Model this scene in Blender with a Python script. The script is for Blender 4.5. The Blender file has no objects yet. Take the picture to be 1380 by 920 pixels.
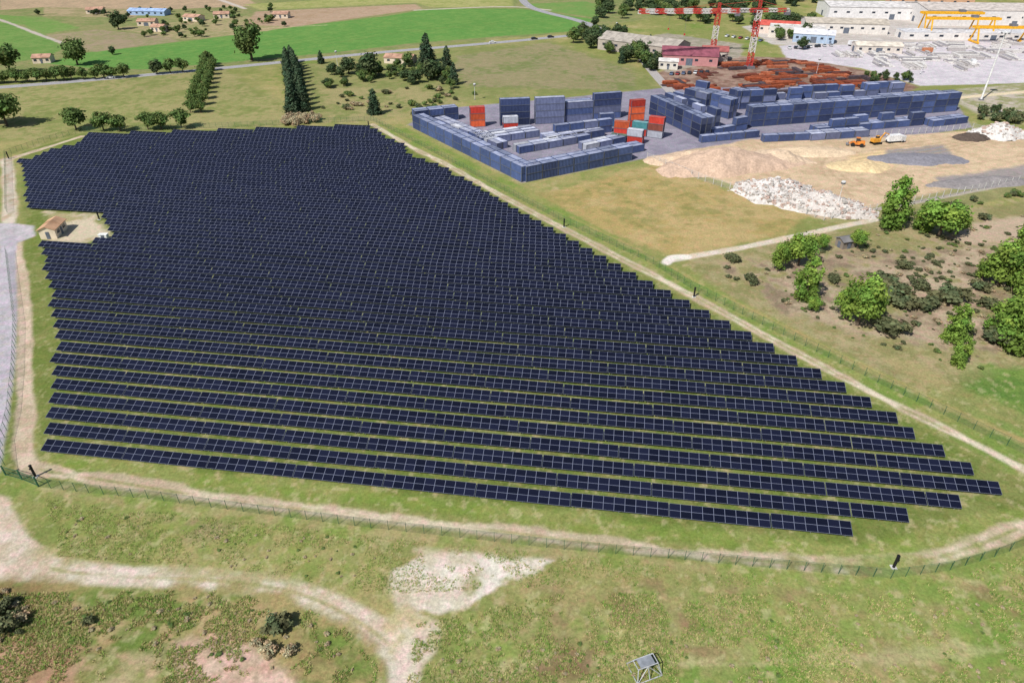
import bpy, math, random
import numpy as np
from mathutils import Vector, Matrix
random.seed(7); rng=np.random.default_rng(7)
scene=bpy.context.scene
scene.view_settings.view_transform='Standard'
try: scene.view_settings.look='None'
except Exception: pass
scene.view_settings.exposure=0
# ------------------------------------------------------------ survey model (drone height / pitch -> ground metres)
H=80.0; P=math.radians(33.5); cp=math.cos(P); sp=math.sin(P); F=920.0
def G(px,py,z=0.0):
    dx=(px-690)/F; dy=(py-460)/F
    t=(H-z)/(sp+dy*cp)
    return (t*dx, t*(cp-dy*sp))
def HT(px,yb,yt):
    X,Y=G(px,yb); q=(yt-460)/F
    return H-Y*(sp+q*cp)/(cp-q*sp)
def lin(c):
    c=c/255.0
    return c/12.92 if c<=0.04045 else ((c+0.055)/1.055)**2.4
def C(r,g,b,k=0.85): return (lin(r)*k,lin(g)*k,lin(b)*k)
# ------------------------------------------------------------ camera, light
cam=bpy.data.objects.new("camera",bpy.data.cameras.new("camera")); scene.collection.objects.link(cam)
cam.location=(0,0,H); cam.rotation_euler=(math.radians(90)-P,0,0)
cam.data.lens=24; cam.data.sensor_width=36; cam.data.clip_start=0.5; cam.data.clip_end=20000
scene.camera=cam
SAZ=math.radians(222); SEL=math.radians(48)
sd=Vector((math.sin(SAZ)*math.cos(SEL),math.cos(SAZ)*math.cos(SEL),math.sin(SEL)))
sl=bpy.data.lights.new("sun","SUN"); sl.energy=5.0; sl.angle=math.radians(0.5); sl.color=(1,0.965,0.9)
so=bpy.data.objects.new("sun",sl); scene.collection.objects.link(so)
so.rotation_euler=sd.to_track_quat('Z','Y').to_euler(); so.location=(0,0,300)
w=bpy.data.worlds.new("World"); scene.world=w; w.use_nodes=True
nt=w.node_tree; bg=nt.nodes["Background"]; sk=nt.nodes.new("ShaderNodeTexSky")
sk.sky_type='NISHITA'; sk.sun_disc=False; sk.sun_elevation=SEL; sk.sun_rotation=SAZ
nt.links.new(sk.outputs[0],bg.inputs[0]); bg.inputs[1].default_value=0.085
# ------------------------------------------------------------ materials
def newmat(name):
    m=bpy.data.materials.new(name); m.use_nodes=True
    n=m.node_tree; return m,n,n.nodes["Principled BSDF"]
_mc={}
def mat(name,col,rough=0.7,metal=0.0,nscale=1.5,var=0.25,bump=0.0,spec=0.3,objvar=0.0):
    if name in _mc: return _mc[name]
    m,n,b=newmat(name)
    geo=n.nodes.new("ShaderNodeNewGeometry")
    no=n.nodes.new("ShaderNodeTexNoise"); no.inputs["Scale"].default_value=nscale; no.inputs["Detail"].default_value=6
    n.links.new(geo.outputs["Position"],no.inputs["Vector"])
    mr=n.nodes.new("ShaderNodeMapRange"); mr.inputs[1].default_value=0.3; mr.inputs[2].default_value=0.7
    mr.inputs[3].default_value=1-var; mr.inputs[4].default_value=1+var
    n.links.new(no.outputs[0],mr.inputs[0])
    mx=n.nodes.new("ShaderNodeVectorMath"); mx.operation='SCALE'; mx.inputs[0].default_value=col
    fac=mr.outputs[0]
    if objvar:
        oi=n.nodes.new("ShaderNodeObjectInfo"); m2=n.nodes.new("ShaderNodeMapRange"); m2.inputs[3].default_value=1-objvar; m2.inputs[4].default_value=1+objvar
        n.links.new(oi.outputs["Random"],m2.inputs[0]); mu=n.nodes.new("ShaderNodeMath"); mu.operation='MULTIPLY'
        n.links.new(fac,mu.inputs[0]); n.links.new(m2.outputs[0],mu.inputs[1]); fac=mu.outputs[0]
    n.links.new(fac,mx.inputs["Scale"]); n.links.new(mx.outputs[0],b.inputs["Base Color"])
    b.inputs["Roughness"].default_value=rough; b.inputs["Metallic"].default_value=metal
    b.inputs["Specular IOR Level"].default_value=spec
    _mc[name]=m; return m
def attrmat(name,rough=0.8,nscale=2.0,var=0.2,trans=0.0):
    if name in _mc: return _mc[name]
    m,n,b=newmat(name)
    at=n.nodes.new("ShaderNodeAttribute"); at.attribute_name="col"
    geo=n.nodes.new("ShaderNodeNewGeometry")
    no=n.nodes.new("ShaderNodeTexNoise"); no.inputs["Scale"].default_value=nscale; no.inputs["Detail"].default_value=5
    n.links.new(geo.outputs["Position"],no.inputs["Vector"])
    mr=n.nodes.new("ShaderNodeMapRange"); mr.inputs[1].default_value=0.3; mr.inputs[2].default_value=0.7
    mr.inputs[3].default_value=1-var; mr.inputs[4].default_value=1+var
    n.links.new(no.outputs[0],mr.inputs[0])
    mx=n.nodes.new("ShaderNodeVectorMath"); mx.operation='SCALE'
    n.links.new(at.outputs["Color"],mx.inputs[0]); n.links.new(mr.outputs[0],mx.inputs["Scale"])
    n.links.new(mx.outputs[0],b.inputs["Base Color"]); b.inputs["Roughness"].default_value=rough
    b.inputs["Specular IOR Level"].default_value=0.15
    if trans:
        out=[k for k in n.nodes if k.type=='OUTPUT_MATERIAL'][0]
        tr=n.nodes.new("ShaderNodeBsdfTranslucent"); ms=n.nodes.new("ShaderNodeMixShader"); ms.inputs[0].default_value=trans
        n.links.new(mx.outputs[0],tr.inputs[0]); n.links.new(b.outputs[0],ms.inputs[1]); n.links.new(tr.outputs[0],ms.inputs[2])
        n.links.new(ms.outputs[0],out.inputs[0])
    _mc[name]=m; return m
# ------------------------------------------------------------ mesh helpers
def mkobj(name,me,loc=(0,0,0),rot=0.0,scale=(1,1,1),parent=None):
    o=bpy.data.objects.new(name,me); scene.collection.objects.link(o)
    o.location=loc; o.rotation_euler=(0,0,rot); o.scale=scale
    if parent: o.parent=parent
    return o
class MB:
    def __init__(s): s.v=[];s.f=[];s.m=[];s.c=[]
    def box(s,cx,cy,cz,sx,sy,sz,mi=0,R=None):
        b=len(s.v)
        for dz in(-.5,.5):
            for dx,dy in((-.5,-.5),(.5,-.5),(.5,.5),(-.5,.5)):
                p=Vector((dx*sx,dy*sy,dz*sz))
                if R is not None: p=R@p
                s.v.append((p.x+cx,p.y+cy,p.z+cz))
        for f in((3,2,1,0),(4,5,6,7),(0,1,5,4),(1,2,6,5),(2,3,7,6),(3,0,4,7)):
            s.f.append(tuple(b+i for i in f)); s.m.append(mi)
    def beam(s,a,b_,r,mi=0):
        a=Vector(a);b_=Vector(b_);d=b_-a
        q=d.to_track_quat('Z','Y').to_matrix(); c=(a+b_)/2
        s.box(c.x,c.y,c.z,r,r,d.length,mi,q)
    def cyl(s,a,b_,r0,r1,n=8,mi=0,cap=True):
        a=Vector(a);b_=Vector(b_);q=(b_-a).to_track_quat('Z','Y').to_matrix(); b=len(s.v)
        for i in range(n):
            t=2*math.pi*i/n; p=q@Vector((math.cos(t)*r0,math.sin(t)*r0,0))+a; s.v.append(tuple(p))
            p=q@Vector((math.cos(t)*r1,math.sin(t)*r1,0))+b_; s.v.append(tuple(p))
        for i in range(n):
            j=(i+1)%n; s.f.append((b+2*i,b+2*j,b+2*j+1,b+2*i+1)); s.m.append(mi)
        if cap:
            s.f.append(tuple(b+2*i+1 for i in range(n))); s.m.append(mi)
            s.f.append(tuple(b+2*i for i in reversed(range(n)))); s.m.append(mi)
    def poly(s,pts,mi=0):
        b=len(s.v); s.v+= [tuple(p) for p in pts]; s.f.append(tuple(range(b,b+len(pts)))); s.m.append(mi)
    def mesh(s,name,mats):
        me=bpy.data.meshes.new(name); me.from_pydata(s.v,[],s.f)
        for m in mats: me.materials.append(m)
        me.polygons.foreach_set("material_index",s.m); me.update(); return me
def npmesh(name,V,Q,mats,fcol=None):
    me=bpy.data.meshes.new(name); V=np.asarray(V,dtype=np.float32); Q=np.asarray(Q,dtype=np.int32)
    k=Q.shape[1]
    me.vertices.add(len(V)); me.vertices.foreach_set("co",V.ravel())
    me.loops.add(Q.size); me.loops.foreach_set("vertex_index",Q.ravel())
    me.polygons.add(len(Q)); me.polygons.foreach_set("loop_start",np.arange(len(Q),dtype=np.int32)*k)
    try: me.polygons.foreach_set("loop_total",np.full(len(Q),k,dtype=np.int32))
    except Exception: pass
    for m in mats: me.materials.append(m)
    me.update(calc_edges=True)
    if fcol is not None:
        a=me.attributes.new("col",'FLOAT_COLOR','POINT')
        cc=np.ones((len(V),4),dtype=np.float32); cc[:,:3]=fcol; a.data.foreach_set("color",cc.ravel())
    return me
# ------------------------------------------------------------ noise
def vn(x,y,seed=0):
    xi=np.floor(x);yi=np.floor(y);fx=x-xi;fy=y-yi
    fx=fx*fx*(3-2*fx);fy=fy*fy*(3-2*fy)
    def h(a,b):
        s=np.sin(a*127.1+b*311.7+seed*74.7)*43758.5453; return s-np.floor(s)
    return (h(xi,yi)*(1-fx)+h(xi+1,yi)*fx)*(1-fy)+(h(xi,yi+1)*(1-fx)+h(xi+1,yi+1)*fx)*fy
def fbm(x,y,s,seed=0,o=4):
    r=0;a=.5;t=0
    for i in range(o):
        r=r+a*vn(x/s*2**i+i*17.3,y/s*2**i-i*9.1,seed+i); t+=a; a*=.55
    return r/t
# ------------------------------------------------------------ ground
NC,NR=900,940
s_f=np.linspace(-.7,.7,NC); s_o=.7+np.array([.05,.12,.2,.35,.6,1,1.6,2.5,4,7])
S=np.concatenate([-s_o[::-1],s_f,s_o])
yy=np.exp(np.linspace(math.log(35+100),math.log(760+100),NR))-100
Yr=np.concatenate([[-90,-75,-50,-25,0,15,27],yy,np.exp(np.linspace(math.log(870),math.log(9000),50))-100])
YY,SS=np.meshgrid(Yr,S,indexing='ij'); XX=SS*(YY+100)
X=XX.ravel();Y=YY.ravel()
n1=fbm(X,Y,30,1);n2=fbm(X,Y,8,2);n3=fbm(X,Y,2.0,3);n4=fbm(X,Y,120,4);n5=fbm(X,Y,0.7,5,3)
def sm(a,b,x): t=np.clip((x-a)/(b-a),0,1); return t*t*(3-2*t)
def mixc(A,B,w): return A*(1-w[:,None])+B*w[:,None]
A=lambda *c: np.array(C(*c))[None,:]
col=np.repeat(A(136,142,84),len(X),0)
col=mixc(col,A(168,158,108),sm(.42,.68,n1*.5+n2*.3+n3*.2))
col=mixc(col,A(112,138,64),sm(.5,.72,fbm(X,Y,22,9)*.6+n3*.4)*.8)
col=mixc(col,A(190,172,138),sm(.60,.76,fbm(X,Y,11,12)*.6+n3*.4)*.65)
def seg_d(x,y,p,q):
    vx,vy=q[0]-p[0],q[1]-p[1]; L=vx*vx+vy*vy+1e-9
    t=np.clip(((x-p[0])*vx+(y-p[1])*vy)/L,0,1); return np.hypot(x-p[0]-t*vx,y-p[1]-t*vy)
def apply(idx,wt,ca,cb,nz):
    c=mixc(np.repeat(A(*ca),len(idx),0),A(*cb),sm(.4,.62,nz[idx])) if cb else np.repeat(A(*ca),len(idx),0)
    col[idx]=mixc(col[idx],c,wt)
NZ=n2*.5+n3*.5
def pip(x,y,P_):
    ins=np.zeros(len(x),bool); n=len(P_)
    for i in range(n):
        x1,y1=P_[i];x2,y2=P_[(i+1)%n]
        if y1==y2: continue
        c=((y1>y)!=(y2>y))&(x<(x2-x1)*(y-y1)/(y2-y1)+x1); ins^=c
    return ins
def poly(pts,ca,cb=None,feather=1.5,rag=3.0,op=1.0,patch=None,world=False):
    W=pts if world else [G(*p) for p in pts]
    a=np.array(W); m=feather+rag
    idx=np.nonzero((X>a[:,0].min()-m)&(X<a[:,0].max()+m)&(Y>a[:,1].min()-m)&(Y<a[:,1].max()+m))[0]
    if len(idx)==0: return
    x=X[idx];y=Y[idx]; d=np.full(len(idx),1e9)
    for i in range(len(W)): d=np.minimum(d,seg_d(x,y,W[i],W[(i+1)%len(W)]))
    d=np.where(pip(x,y,W),d,-d)
    d=d+(n2[idx]-.5)*2*rag+(n3[idx]-.5)*rag
    wt=sm(-feather,feather,d)*op
    if patch: wt=wt*sm(patch[1]-.08,patch[1]+.08,fbm(x,y,patch[0],patch[2])*.6+n3[idx]*.4)
    apply(idx,wt,ca,cb,NZ)
def line(pts,wd,ca,cb=None,feather=.5,rag=.8,op=1.0,world=False,strip=False):
    W=pts if world else [G(*p) for p in pts]
    for _ in range(2):
        N=[W[0]]
        for i in range(len(W)-1):
            p,q=W[i],W[i+1]; N+= [(p[0]*.75+q[0]*.25,p[1]*.75+q[1]*.25),(p[0]*.25+q[0]*.75,p[1]*.25+q[1]*.75)]
        N.append(W[-1]); W=N
    m=feather+rag+wd
    D=np.full(len(X),1e9,dtype=np.float64)
    for i in range(len(W)-1):
        p,q=W[i],W[i+1]
        idx=np.nonzero((X>min(p[0],q[0])-m)&(X<max(p[0],q[0])+m)&(Y>min(p[1],q[1])-m)&(Y<max(p[1],q[1])+m))[0]
        if len(idx): D[idx]=np.minimum(D[idx],seg_d(X[idx],Y[idx],p,q))
    idx=np.nonzero(D<m)[0]
    d=wd/2-D[idx]+(n2[idx]-.5)*2*rag+(n3[idx]-.5)*rag
    wt=sm(-feather,feather,d)*op
    if strip: wt=wt*(1-.65*sm(.5,.1,D[idx])*sm(.35,.55,n2[idx]))
    apply(idx,wt,ca,cb,NZ)
# distant land -----------------------------------------------------------
poly([(-600,118),(200,98),(520,68),(800,40),(1000,0),(1000,-60),(-900,-60)],(146,144,100),(126,138,86),4,6)
poly([(-300,118),(0,120),(300,92),(400,150),(380,175),(0,190),(-300,200)],(130,138,82),(150,150,98),2,5)
poly([(-300,118),(0,120),(300,92),(400,150),(380,175),(0,190),(-300,200)],(166,156,112),None,2,5,.65,(18,.5,71))
poly([(395,88),(560,70),(740,55),(860,92),(900,120),(640,135),(560,150),(500,165),(420,160)],(130,138,84),(150,148,100),2,5)
poly([(430,120),(560,118),(640,140),(560,165),(440,165)],(168,156,114),None,2,4,.65,(10,.46,73))
poly([(620,75),(740,58),(850,95),(860,122),(640,118),(600,95)],(124,134,84),(146,142,106),2,3)
poly([(620,75),(740,58),(850,95),(860,122),(640,118),(600,95)],(158,146,114),None,2,3,.65,(14,.48,72))
poly([(60,86),(110,72),(250,56),(400,36),(520,22),(580,12),(700,12),(800,26),(780,42),(690,48),(560,58),(460,70),(330,82),(200,94),(120,92)],(100,146,74),(114,152,80),1.5,1.5)
for i in range(9): line([(120+i*60,90-i*6),(330+i*55,55-i*5)],1.2,(86,132,62),None,.8,.6,.4)
poly([(-80,32),(0,24),(30,36),(95,58),(70,76),(0,86),(-100,90)],(106,142,74),(122,150,84),1.5,2)
poly([(-200,5),(0,20),(60,24),(110,38),(60,46),(30,34),(-80,24)],(114,148,78),(128,150,88),1.5,2)
poly([(60,48),(130,40),(230,50),(240,56),(130,70),(95,66)],(162,146,122),(148,144,106),1.5,2)
poly([(150,38),(330,22),(440,30),(330,46),(250,54)],(150,148,104),(174,158,124),1.5,3)
poly([(0,-2),(330,-4),(350,8),(200,14),(60,10),(0,14)],(188,164,136),(172,152,126),1.5,2)
poly([(60,10),(200,13),(180,24),(60,22)],(150,144,104),(176,158,126),1,2)
poly([(-800,-60),(0,-30),(690,-40),(700,-4),(0,-4)],(172,162,124),(142,150,94),4,6)
poly([(345,16),(560,6),(570,12),(400,36),(330,34)],(180,156,134),(170,146,120),1.5,2)
poly([(330,6),(560,-6),(690,0),(690,10),(580,10),(560,4),(350,14)],(170,168,112),(150,156,94),1.5,2)
poly([(700,6),(790,2),(830,14),(800,24),(730,14)],(112,148,80),(126,148,86),1.5,2)
line([(-60,12),(0,26),(50,46),(95,62)],3,(190,180,170),None)
line([(330,12),(280,-6)],4,(200,190,180)); line([(560,14),(690,8),(740,14)],4,(196,186,172)); line([(440,60),(560,40),(700,30)],1.5,(120,140,80),None,.8,.6,.5)
line([(255,50),(320,40),(440,34)],1.5,(196,180,150),None,.5,.5,.8)
# rusty steel yard, factory apron, rubble yard ----------------------------
poly([(880,100),(960,76),(1080,78),(1180,98),(1240,118),(1200,132),(1000,140),(900,118)],(132,104,92),(166,142,128),1.5,1.5)
poly([(1050,62),(1380,40),(1800,40),(1800,110),(1380,112),(1240,116),(1160,92),(1060,78)],(214,208,214),(200,194,202),1,1)
poly([(1000,36),(1140,20),(1500,20),(1600,50),(1380,52),(1100,62),(1040,60)],(186,178,172),(200,194,190),1,1.5)
poly([(820,58),(900,45),(1000,60),(1000,76),(900,98),(870,80)],(150,146,128),(174,164,152),1.5,2)
poly([(550,168),(704,246),(868,214),(960,198),(1180,192),(1310,172),(1290,140),(1100,118),(900,118),(760,132),(580,148)],(142,138,154),(156,152,168),.8,.4)
poly([(1130,188),(1310,176),(1500,172),(1500,230),(1380,232),(1250,262),(1110,297),(960,240),(874,212),(1010,188)],(214,190,160),(198,174,144),1,1.2)
poly([(1180,205),(1270,196),(1290,214),(1210,222)],(150,146,148),None,1.5,2)
poly([(1260,240),(1380,222),(1400,238),(1290,256)],(160,152,150),None,1.5,2)
poly([(1140,212),(1190,202),(1210,222),(1160,230)],(226,200,156),None,1.5,1.5)
for q in range(5): line([(1300+q*9,182+q*2),(1240,192+q*5),(1120+q*8,204+q*3),(1100+q*12,230+q*2),(1150+q*20,264)],.7,(174,150,122),None,.6,.8,.5)
line([(1380,210),(1280,226),(1180,236)],1.4,(184,162,134),None,.8,.8,.6)
poly([(1290,120),(1500,104),(1500,140),(1380,150),(1330,160),(1290,140)],(190,180,168),(150,150,110),2,2)
line([(1290,132),(1380,124),(1480,116)],4,(222,206,176))
poly([(1112,298),(1250,266),(1380,240),(1500,220),(1500,250),(1380,262),(1250,290),(1180,306)],(138,138,94),(156,152,106),1,1)
line([(1182,282),(1260,268),(1380,244),(1500,222)],2,(180,172,160),None,.4,.3)
# dry plot and scrub ------------------------------------------------------
poly([(725,262),(880,224),(1085,290),(1060,316),(905,346),(800,306)],(176,156,104),(150,142,88),1.5,2)
poly([(725,262),(880,224),(1085,290),(1060,316),(905,346),(800,306)],(188,166,120),None,2,3,.8,(9,.48,31))
poly([(760,262),(880,232),(1040,290),(900,330)],(130,132,76),None,2,3,.55,(5,.54,35))
poly([(925,352),(1110,312),(1380,270),(1600,260),(1600,560),(1380,580),(1240,525),(1080,455),(960,390)],(142,138,94),(166,154,118),1.5,3)
poly([(980,360),(1380,310),(1600,300),(1600,480),(1380,475),(1180,460),(1060,420)],(186,168,146),(166,146,126),2,4,.9,(12,.42,33))
poly([(980,360),(1380,310),(1600,300),(1600,480),(1380,475),(1180,460),(1060,420)],(120,106,88),None,2,4,.6,(5,.54,34))
poly([(1270,310),(1380,290),(1400,320),(1300,335)],(196,174,154),None,2,3,.8)
poly([(1260,530),(1300,505),(1400,490),(1500,520),(1480,600),(1380,585)],(98,128,62),(118,142,72),2,4)
poly([(1180,470),(1300,520),(1380,560),(1380,575),(1240,525)],(160,150,102),None,2,3,.6)
# array interior & strips -------------------------------------------------
poly([(30,205),(110,180),(500,168),(560,205),(940,410),(1380,650),(1440,690),(1180,762),(60,632),(30,430)],(112,126,64),(130,136,80),1,1)
poly([(60,610),(1152,735),(1420,672),(1440,695),(1180,762),(60,632)],(126,144,70),(144,150,88),1,1)
poly([(505,168),(540,168),(700,250),(880,345),(1380,600),(1500,665),(1440,680),(930,400),(600,222)],(120,144,70),(146,148,90),1,1,.8)
poly([(60,285),(130,288),(150,322),(60,330)],(170,160,120),(196,184,160),1.5,2)
poly([(78,300),(128,294),(140,318),(85,324)],(205,192,168),None,1,1.5)
line([(1500,640),(1380,598),(1200,512),(1000,412),(890,352),(770,292)],1.2,(176,156,108),None,.8,1,.7)
# roads / tracks ----------------------------------------------------------
TR=(212,196,174);TR2=(188,170,146)
line([(45,630),(80,638),(150,648),(250,665),(350,680),(450,690),(560,703),(680,716),(760,727),(850,738),(960,750),(1060,758),(1160,765),(1250,755),(1310,738),(1380,708),(1460,680)],2.5,TR,TR2,.45,1.1,1,False,True)
line([(1500,690),(1380,632),(1320,601),(1260,571),(1200,542),(1130,505),(1060,468),(1000,435),(940,402),(880,370),(830,345),(780,318),(720,288),(660,255),(600,220),(560,202),(530,184),(502,168)],2.2,(220,206,186),TR2,.4,.7,1,False,True)
line([(40,632),(28,600),(36,560),(32,500),(34,440),(30,390),(24,350),(20,322)],3.0,(212,192,172),TR2,.5,.7)
line([(110,184),(60,200),(20,212),(10,216)],2.4,TR,TR2)
line([(12,300),(14,260),(8,215)],4,(210,198,182),TR2,.6,.8)
poly([(-40,302),(15,300),(46,304),(48,318),(15,330),(-40,330)],(196,190,196),(184,178,184),.6,.8)
line([(12,322),(8,380),(10,430),(4,500),(-4,560),(-20,640)],4.0,(192,186,196),(180,174,184),.4,.3)
line([(898,352),(940,344),(1000,334),(1100,312),(1180,296)],2.4,(214,206,194),TR,.4,.5)
line([(898,354),(905,346),(925,346)],2.6,(232,226,218),None,.4,.2)
poly([(-80,660),(10,672),(30,712),(70,748),(60,782),(0,782),(-80,780)],(216,202,188),(204,184,164),.6,1.3)
line([(20,750),(70,768),(150,776),(250,779),(330,785),(400,797),(455,820),(505,850),(540,880),(545,930),(545,990)],3.8,(218,206,192),(200,184,164),.5,.9,1,False,True)
poly([(528,762),(560,750),(640,742),(700,748),(762,745),(765,760),(705,778),(650,812),(590,830),(545,812),(528,790)],(226,216,206),(208,194,176),.6,2.6)
poly([(600,765),(700,752),(690,790),(640,805)],(150,150,100),None,.6,2.0,.6,(2.5,.56,47))
poly([(545,820),(600,838),(590,880),(560,930),(530,930),(520,850)],(216,202,186),(190,176,140),.6,1.6,.9)
line([(560,740),(640,745),(700,738),(760,750)],2,(200,186,164),None,.8,1.5,.7)
# foreground tone variety --------------------------------------------------
poly([(600,840),(1380,740),(1700,720),(1700,1000),(600,1000)],(114,146,66),(134,152,80),3,5,.85,(14,.44,41))
poly([(700,790),(1380,770),(1380,920),(600,920)],(164,152,108),None,3,5,.7,(9,.53,43))
poly([(700,790),(1380,770),(1380,920),(600,920)],(140,118,90),None,2,4,.6,(5,.6,46))
poly([(30,670),(500,712),(520,800),(440,790),(200,760),(70,745)],(136,148,80),(160,154,104),2,4,.8)
poly([(0,790),(230,790),(380,805),(480,850),(520,900),(520,1000),(-80,1000),(-80,790)],(112,130,66),(158,146,100),1,2)
poly([(-60,785),(50,790),(60,850),(0,875),(-60,870)],(104,102,66),(140,124,84),1.5,3)
poly([(60,812),(330,822),(420,870),(240,865),(60,865)],(178,158,120),None,1.5,3,.8,(5,.44,44))
poly([(-60,862),(60,858),(130,875),(130,940),(-60,940)],(186,152,126),(164,132,104),1,2.5)
poly([(235,868),(320,862),(400,900),(410,960),(225,960)],(212,184,168),(190,162,142),1,2)
poly([(110,880),(220,868),(230,960),(120,960)],(186,164,134),(128,138,80),1,2.5,.8)
poly([(340,850),(420,860),(480,915),(400,920)],(146,126,90),(156,146,98),1,2.5,.85)
line([(600,912),(700,898),(840,885),(960,895),(1100,890),(1280,880),(1380,872)],1.0,(190,178,138),None,.6,1.4,.5)
poly([(720,905),(760,878),(800,882),(770,915)],(118,98,72),None,1,2,.7)
poly([(910,835),(990,815),(1000,835),(930,850)],(146,118,94),None,1.5,3,.6,(4,.5,51))
poly([(240,700),(300,690),(330,710),(260,722)],(156,138,112),None,1.5,3,.5,(4,.5,52))
poly([(40,650),(1200,785),(1200,800),(500,730),(40,664)],(160,152,106),(134,148,80),.7,1)
sp_=sm(.60,.72,n5*.55+n3*.45); near=sm(260,60,Y)
grassy=sm(.05,.0,(col[:,0]-col[:,1]*1.02))
col=mixc(col,col*np.array([[.66,.74,.6]]),sp_*grassy*(.35+.4*near))
col=mixc(col,A(196,184,144),sm(.58,.74,fbm(X,Y,1.1,88,3))*grassy*.45*near)
col*= (0.92+0.18*n4)[:,None]
def relief(x,y):
    return sm(64,52,y-0.10*x)*((fbm(x,y,14,61)-.5)*1.6+(fbm(x,y,2.0,3)-.5)*.35)*sm(60,30,np.abs(x+10))*0.6
Z=relief(X,Y)
V=np.stack([X,Y,Z],1); R_,C_=YY.shape
ii=np.arange(R_*C_).reshape(R_,C_)
Q=np.stack([ii[:-1,:-1],ii[:-1,1:],ii[1:,1:],ii[1:,:-1]],-1).reshape(-1,4)
gm,n,b=newmat("ground_grass_and_dirt")
at=n.nodes.new("ShaderNodeAttribute"); at.attribute_name="col"
geo=n.nodes.new("ShaderNodeNewGeometry")
def noise(sc,det=6,rgh=.65):
    k=n.nodes.new("ShaderNodeTexNoise"); k.inputs["Scale"].default_value=sc; k.inputs["Detail"].default_value=det; k.inputs["Roughness"].default_value=rgh
    n.links.new(geo.outputs["Position"],k.inputs["Vector"]); return k
na=noise(2.0,7,.8); nb=noise(.25,4); nc=noise(.55,8,.75)
mr=n.nodes.new("ShaderNodeMapRange"); mr.inputs[1].default_value=.3; mr.inputs[2].default_value=.7; mr.inputs[3].default_value=.68; mr.inputs[4].default_value=1.32
n.links.new(na.outputs[0],mr.inputs[0])
mr2=n.nodes.new("ShaderNodeMapRange"); mr2.inputs[1].default_value=.3; mr2.inputs[2].default_value=.7; mr2.inputs[3].default_value=.9; mr2.inputs[4].default_value=1.1
n.links.new(nb.outputs[0],mr2.inputs[0])
mm=n.nodes.new("ShaderNodeMath"); mm.operation='MULTIPLY'; n.links.new(mr.outputs[0],mm.inputs[0]); n.links.new(mr2.outputs[0],mm.inputs[1])
vs=n.nodes.new("ShaderNodeVectorMath"); vs.operation='SCALE'; n.links.new(at.outputs["Color"],vs.inputs[0]); n.links.new(mm.outputs[0],vs.inputs["Scale"])
mr3=n.nodes.new("ShaderNodeMapRange"); mr3.inputs[1].default_value=.46; mr3.inputs[2].default_value=.62; n.links.new(nc.outputs[0],mr3.inputs[0])
tint=n.nodes.new("ShaderNodeMix"); tint.data_type='RGBA'; tint.inputs[6].default_value=(.95,1.0,.94,1); tint.inputs[7].default_value=(1.16,1.0,1.08,1); n.links.new(mr3.outputs[0],tint.inputs[0])
vm=n.nodes.new("ShaderNodeVectorMath"); vm.operation='MULTIPLY'; n.links.new(vs.outputs[0],vm.inputs[0]); n.links.new(tint.outputs[2],vm.inputs[1])
n.links.new(vm.outputs[0],b.inputs["Base Color"]); b.inputs["Roughness"].default_value=.95; b.inputs["Specular IOR Level"].default_value=.05
bp=n.nodes.new("ShaderNodeBump"); bp.inputs["Strength"].default_value=.55; bp.inputs["Distance"].default_value=.2
n.links.new(na.outputs[0],bp.inputs["Height"]); n.links.new(bp.outputs[0],b.inputs["Normal"])
mkobj("ground",npmesh("ground",V,Q,[gm],col.astype(np.float32)))
def gz(x,y): return float(relief(np.array([x]),np.array([y]))[0])
# ------------------------------------------------------------ solar rows
pm,n,b=newmat("solar_glass")
uv=n.nodes.new("ShaderNodeUVMap"); uv.uv_map="UVMap"
sep=n.nodes.new("ShaderNodeSeparateXYZ"); n.links.new(uv.outputs[0],sep.inputs[0])
def M(op,a,b_=None,c=None):
    k=n.nodes.new("ShaderNodeMath"); k.operation=op
    for i,vv in enumerate((a,b_,c)):
        if vv is None: continue
        if isinstance(vv,(int,float)): k.inputs[i].default_value=vv
        else: n.links.new(vv,k.inputs[i])
    return k.outputs[0]
def edge(o,wd):
    fr=M('FRACT',o); d=M('ABSOLUTE',M('SUBTRACT',fr,.5)); return M('GREATER_THAN',d,.5-wd)
lines=M('MAXIMUM',edge(sep.outputs[0],.018),edge(sep.outputs[1],.024))
cells=M('MAXIMUM',edge(M('MULTIPLY',sep.outputs[0],10.0),.05),edge(M('MULTIPLY',sep.outputs[1],6.0),.05))
wn=n.nodes.new("ShaderNodeTexWhiteNoise"); wn.noise_dimensions='3D'
fl=n.nodes.new("ShaderNodeVectorMath"); fl.operation='FLOOR'; n.links.new(uv.outputs[0],fl.inputs[0]); n.links.new(fl.outputs[0],wn.inputs[0])
c1=n.nodes.new("ShaderNodeMix"); c1.data_type='RGBA'; c1.inputs[6].default_value=(.004,.005,.013,1); c1.inputs[7].default_value=(.009,.011,.028,1)
n.links.new(wn.outputs[0],c1.inputs[0])
c2=n.nodes.new("ShaderNodeMix"); c2.data_type='RGBA'; n.links.new(M('MULTIPLY',cells,.25),c2.inputs[0]); n.links.new(c1.outputs[2],c2.inputs[6]); c2.inputs[7].default_value=(.03,.035,.07,1)
c3=n.nodes.new("ShaderNodeMix"); c3.data_type='RGBA'; n.links.new(lines,c3.inputs[0]); n.links.new(c2.outputs[2],c3.inputs[6]); c3.inputs[7].default_value=(.19,.21,.29,1)
n.links.new(c3.outputs[2],b.inputs["Base Color"]); b.inputs["Roughness"].default_value=.14; b.inputs["Specular IOR Level"].default_value=.32
m_al=mat("aluminium_frame",(.10,.105,.12),.5,.3); m_st=mat("galvanised_steel",(.3,.31,.32),.5,.4)
m_back=mat("panel_backsheet",(.05,.05,.06),.7)
ANG=math.radians(-8.06); u=(math.cos(ANG),math.sin(ANG)); nn=(-u[1],u[0])
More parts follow.
